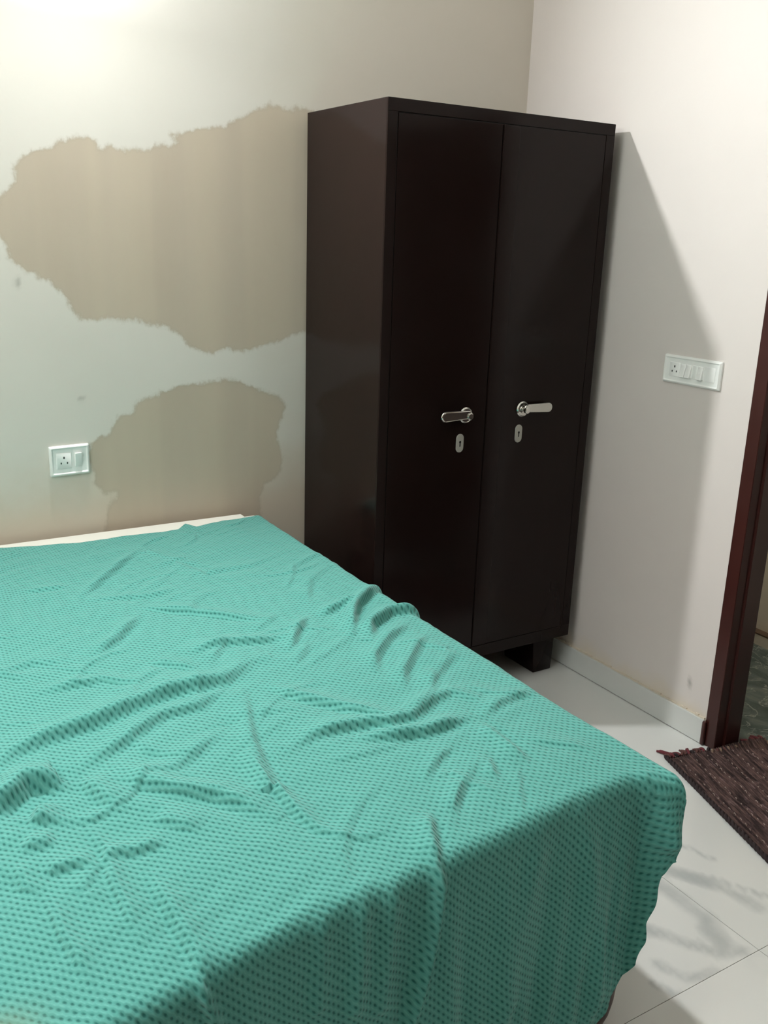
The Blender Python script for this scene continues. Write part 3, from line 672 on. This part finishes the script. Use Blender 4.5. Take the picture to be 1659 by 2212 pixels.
top_w = np.clip(1 - (wr / arcL), 0, 1)[:, None]
H = np.zeros_like(U)
LX, LY = BULB.x, BULB.y
rc = random.Random(21); EXTRA = []
for _ in range(60):
    cx, cy = rc.uniform(-2.35, -1.2), rc.uniform(-1.9, -0.15)
    a = rc.choice([0.75, 0.9, 2.2, -0.2, -0.75]) + rc.uniform(-0.3, 0.3); l = rc.uniform(0.05, 0.16); bend = rc.uniform(-0.5, 0.5)
    EXTRA.append((rc.uniform(1.5, 3.6), rc.uniform(4, 8), [(cx + l * t * math.cos(a + bend * t), cy + l * t * math.sin(a + bend * t)) for t in (-1, -0.5, 0, 0.5, 1)]))
for amp, wid, pts in TOP_FOLDS + EXTRA:
    A = amp * 0.001 * FOLD_GAIN; W = wid * 0.00125
    pts = [tuple(p) for p in pts]
    yy = -V
    d, par, nx, ny, qx, qy = seg_dist(U, yy, pts)
    s = np.sign((U - qx) * nx + (yy - qy) * ny) * d
    away = np.sign(nx * (qx - LX) + ny * (qy - LY))          # + on the side turned away from the lamp
    s = s * np.where(away == 0, 1, away)
    env = np.clip(np.minimum(par, 1 - par) * 3.2, 0, 1); env = env * env * (3 - 2 * env)
    env = env * 0.85 + 0.15 * (env > 0)
    k = W / 3.0
    prof = 1 / (1 + np.exp(np.clip(s / k, -40, 40)))
    light = np.exp(-(np.maximum(-s, 0) / (W * 3.2)) ** 2)
    dip = -0.22 * np.exp(-((s - W * 1.2) / (W * 1.1)) ** 2)
    H += A * env * (prof * light + dip)
H += 0.0016 * waves(U, V, 0.24) + 0.0007 * waves(U, V, 0.09) + 0.00022 * waves(U, V, 0.03)
# stretched creases fanning from the gathered spots
H += 0.0008 * np.sin((U * 0.55 + V) * 2 * PI / 0.055 + 2 * waves(U, V, 0.3)) * np.clip(waves(U, V, 0.35), 0, 1)
side_fade = np.clip(1 - np.maximum(U - XE, 0) / 0.05, 0, 1)
H = np.maximum(H, -0.0045)
F = np.zeros_like(U)
drop = V - (-(interp(foot, PX) - 0.006 + RR))
for amp, wid, pts in FLAP_FOLDS:
    pv = [(x, BZ - z + 0.0) for x, z in pts]
    d, par, nx, ny, qx, qy = seg_dist(U, drop, pv)
    env = np.clip(np.clip(par * 5, 0, 1) + 0.0, 0, 1)
    F += amp * 0.001 * env * np.exp(-(d / (wid * 0.001)) ** 2)
gr = np.clip((wr - 0.03) / 0.35, 0, 1)[:, None]
F += gr * (0.010 * np.sin(U * 2 * PI / 0.17 + 1.2 * waves(U, V * 0.3, 0.5)) + 0.004 * np.sin(U * 2 * PI / 0.061 + 1.5 * waves(U, V * 0.3, 0.4)) + 0.006)
# near the corner the hanging edge swings back round the mattress
F -= gr * 0.02 * np.clip((U + 1.22) / 0.08, 0, 1)
F = np.maximum(F, -0.008)
F = np.maximum(F, -0.006)
onflap = np.clip(wr / arcL, 0, 1)[:, None]
D = H * (1 - onflap * 0.75) + F * onflap
PX += NX * D; PY += NY * D; PZ += NZ * D
PX += gr * 0.0
pale_patch = np.exp(-(((U + 2.325) / 0.05) ** 2 + ((V - 1.975) / 0.035) ** 2)) * 1.2  # pale beige patch near the foot edge, at the left
P = np.stack([PX, PY, PZ], -1)
me = grid_mesh(P[::-1], uv=np.stack([U, V], -1)[::-1], attrs={'pale_patch': np.clip(pale_patch, 0, 1)[::-1]})
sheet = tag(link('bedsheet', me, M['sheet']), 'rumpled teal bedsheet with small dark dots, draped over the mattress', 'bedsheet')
so = sheet.modifiers.new('thick', 'SOLIDIFY'); so.thickness = 0.0016; so.offset = -1

# ------------------------------------------------------------------ woven rag rug in the doorway
rug_o = Vector((-0.185, -1.175, 0.0)); ra = math.atan2(-0.57, -0.19)
ld = Vector((-0.30, -0.954, 0)).normalized(); wdv = Vector((0.975, -0.19, 0)).normalized()
RW, RL = 0.385, 0.60
rug = thing('rug', tuple(rug_o), 'dark maroon-brown woven rag mat with frayed ends in the doorway', 'rug')
def rp(p, l, h):
    q = rug_o + wdv * p + ld * l; return (q.x, q.y, h)
pn = np.linspace(0, RW, 240); lnn = np.linspace(0, RL, 130)
PP, LL = np.meshgrid(pn, lnn)
wob = 0.0022 * waves(LL, PP, 0.16, 5)
rib = np.abs(np.sin(PI * (PP + wob) / 0.0078))
tw = 0.5 + 0.5 * np.sin(2 * PI * (LL / 0.016 + np.floor((PP + wob) / 0.0078) * 0.37))
edge_w = 0.010 * waves(LL, LL * 0, 0.12, 5) * (PP / RW - 0.5)
hh = 0.0035 + 0.0060 * rib * (0.75 + 0.25 * tw) + 0.0015 * (1 + waves(PP, LL, 0.12))
lf = np.exp(-(LL / 0.03) ** 2) * np.clip((PP - 0.16) / 0.08, 0, 1)
hh = hh + 0.010 * lf
hh[:, 0] = 0.001; hh[:, -1] = 0.001; hh[0, :] = 0.001; hh[-1, :] = 0.001
ex = PP + edge_w
P = np.stack([rug_o.x + wdv.x * ex + ld.x * LL, rug_o.y + wdv.y * ex + ld.y * LL, hh], -1)
me = grid_mesh(P[::-1], attrs={'rib': rib[::-1], 'across': PP[::-1], 'along': LL[::-1]})
body = link('woven_body', me, M['rug'], rug)
so = body.modifiers.new('thick', 'SOLIDIFY'); so.thickness = 0.0009; so.offset = -1
rr = random.Random(11)
def cord(name, pts, r, mat, n=7):
    bm = bmesh.new(); tube_bm(bm, pts, r, n); return link(name, finish(bm, 60), mat, rug)
# braided long edges
for side, mt_ in ((0, M['yarn_dark']), (1, M['yarn_tan'])):
    for ph in (0, 1):
        pts = []
        for k in range(121):
            l = -0.005 + (RL + 0.012) * k / 120; a = l * 2 * PI / 0.034 + ph * PI
            p = (-0.004 if side == 0 else RW + 0.003) + 0.0042 * math.cos(a)
            pts.append(rp(p, l, 0.0085 + 0.0030 * math.sin(a)))
        cord('braided_edge', pts, 0.0048 if side == 0 else 0.0036, mt_)
# pale stitches in rows: past counting, joined
bm = bmesh.new()
for q in range(7):
    p0 = 0.030 + q * 0.052
    l = 0.03 + (q % 2) * 0.013
    while l < RL - 0.02:
        pp = p0 + rr.uniform(-0.003, 0.003); s = rr.uniform(0.6, 1.15)
        tube_bm(bm, [rp(pp, l, 0.0070), rp(pp + 0.0008, l + 0.003 * s, 0.0104), rp(pp, l + 0.009 * s, 0.0108), rp(pp, l + 0.012 * s, 0.0070)], [0.0008, 0.0014, 0.0014, 0.0008], 5)
        l += 0.0265 + rr.uniform(-0.003, 0.003)
st = tag(link('stitches', finish(bm, 60), M['stitch'], rug), kind='stuff')
# frayed ends
def fray(p, l0, length, ang, mat, r=0.004, lift=0.012):
    pts = []; a = ang; q = Vector(rp(p, l0, 0)); d0 = -ld if l0 < 0.1 else ld
    x = Vector((q.x, q.y, 0)); steps = 9
    for k in range(steps + 1):
        t = k / steps
        h = r + 0.003 + lift * math.sin(PI * min(1, t * 1.1)) * (1 - t * 0.6)
        pts.append((x.x, x.y, max(r, h * (1 - t) + r * t)))
        a += rr.uniform(-0.35, 0.35)
        v = d0 * math.cos(a) + wdv * math.sin(a); x = x + v * (length / steps)
    cord('fringe_strand', pts, [r * (1.0 if k < steps - 1 else 0.6) for k in range(steps + 1)], mat)
mats = [M['yarn'], M['yarn_red'], M['yarn_dark'], M['yarn']]
for k in range(26):
    p = 0.006 + k * (RW - 0.012) / 25
    x_at = rp(p, 0, 0)[0]
    if x_at > -0.03 and p < RW * 0.80:              # against the door post: folded back, tan
        fray(p, 0.012, rr.uniform(0.012, 0.020), rr.uniform(-0.5, 0.5) + PI, M['yarn_tan'] if k % 2 else M['yarn'], 0.0042, 0.016)
    else:
        fray(p, 0.006, rr.uniform(0.018, 0.042), rr.uniform(-0.7, 0.7), mats[k % 4], 0.0052)
fray(0.012, 0.004, 0.060, -0.25, M['yarn_red'], 0.006, 0.006)
fray(0.045, 0.004, 0.040, -0.5, M['yarn_red'], 0.0055, 0.006)
fray(RW - 0.02, 0.006, 0.040, 0.1, M['yarn_red'], 0.006, 0.010)
fray(RW - 0.045, 0.006, 0.034, 0.3, M['yarn_red'], 0.006, 0.012)
for k in range(22):
    fray(0.006 + k * (RW - 0.012) / 21, RL - 0.004, rr.uniform(0.02, 0.045), rr.uniform(-0.6, 0.6), mats[(k + 2) % 4])
fray(0.004, RL - 0.004, 0.05, -0.2, M['yarn_dark'], 0.007, 0.004)
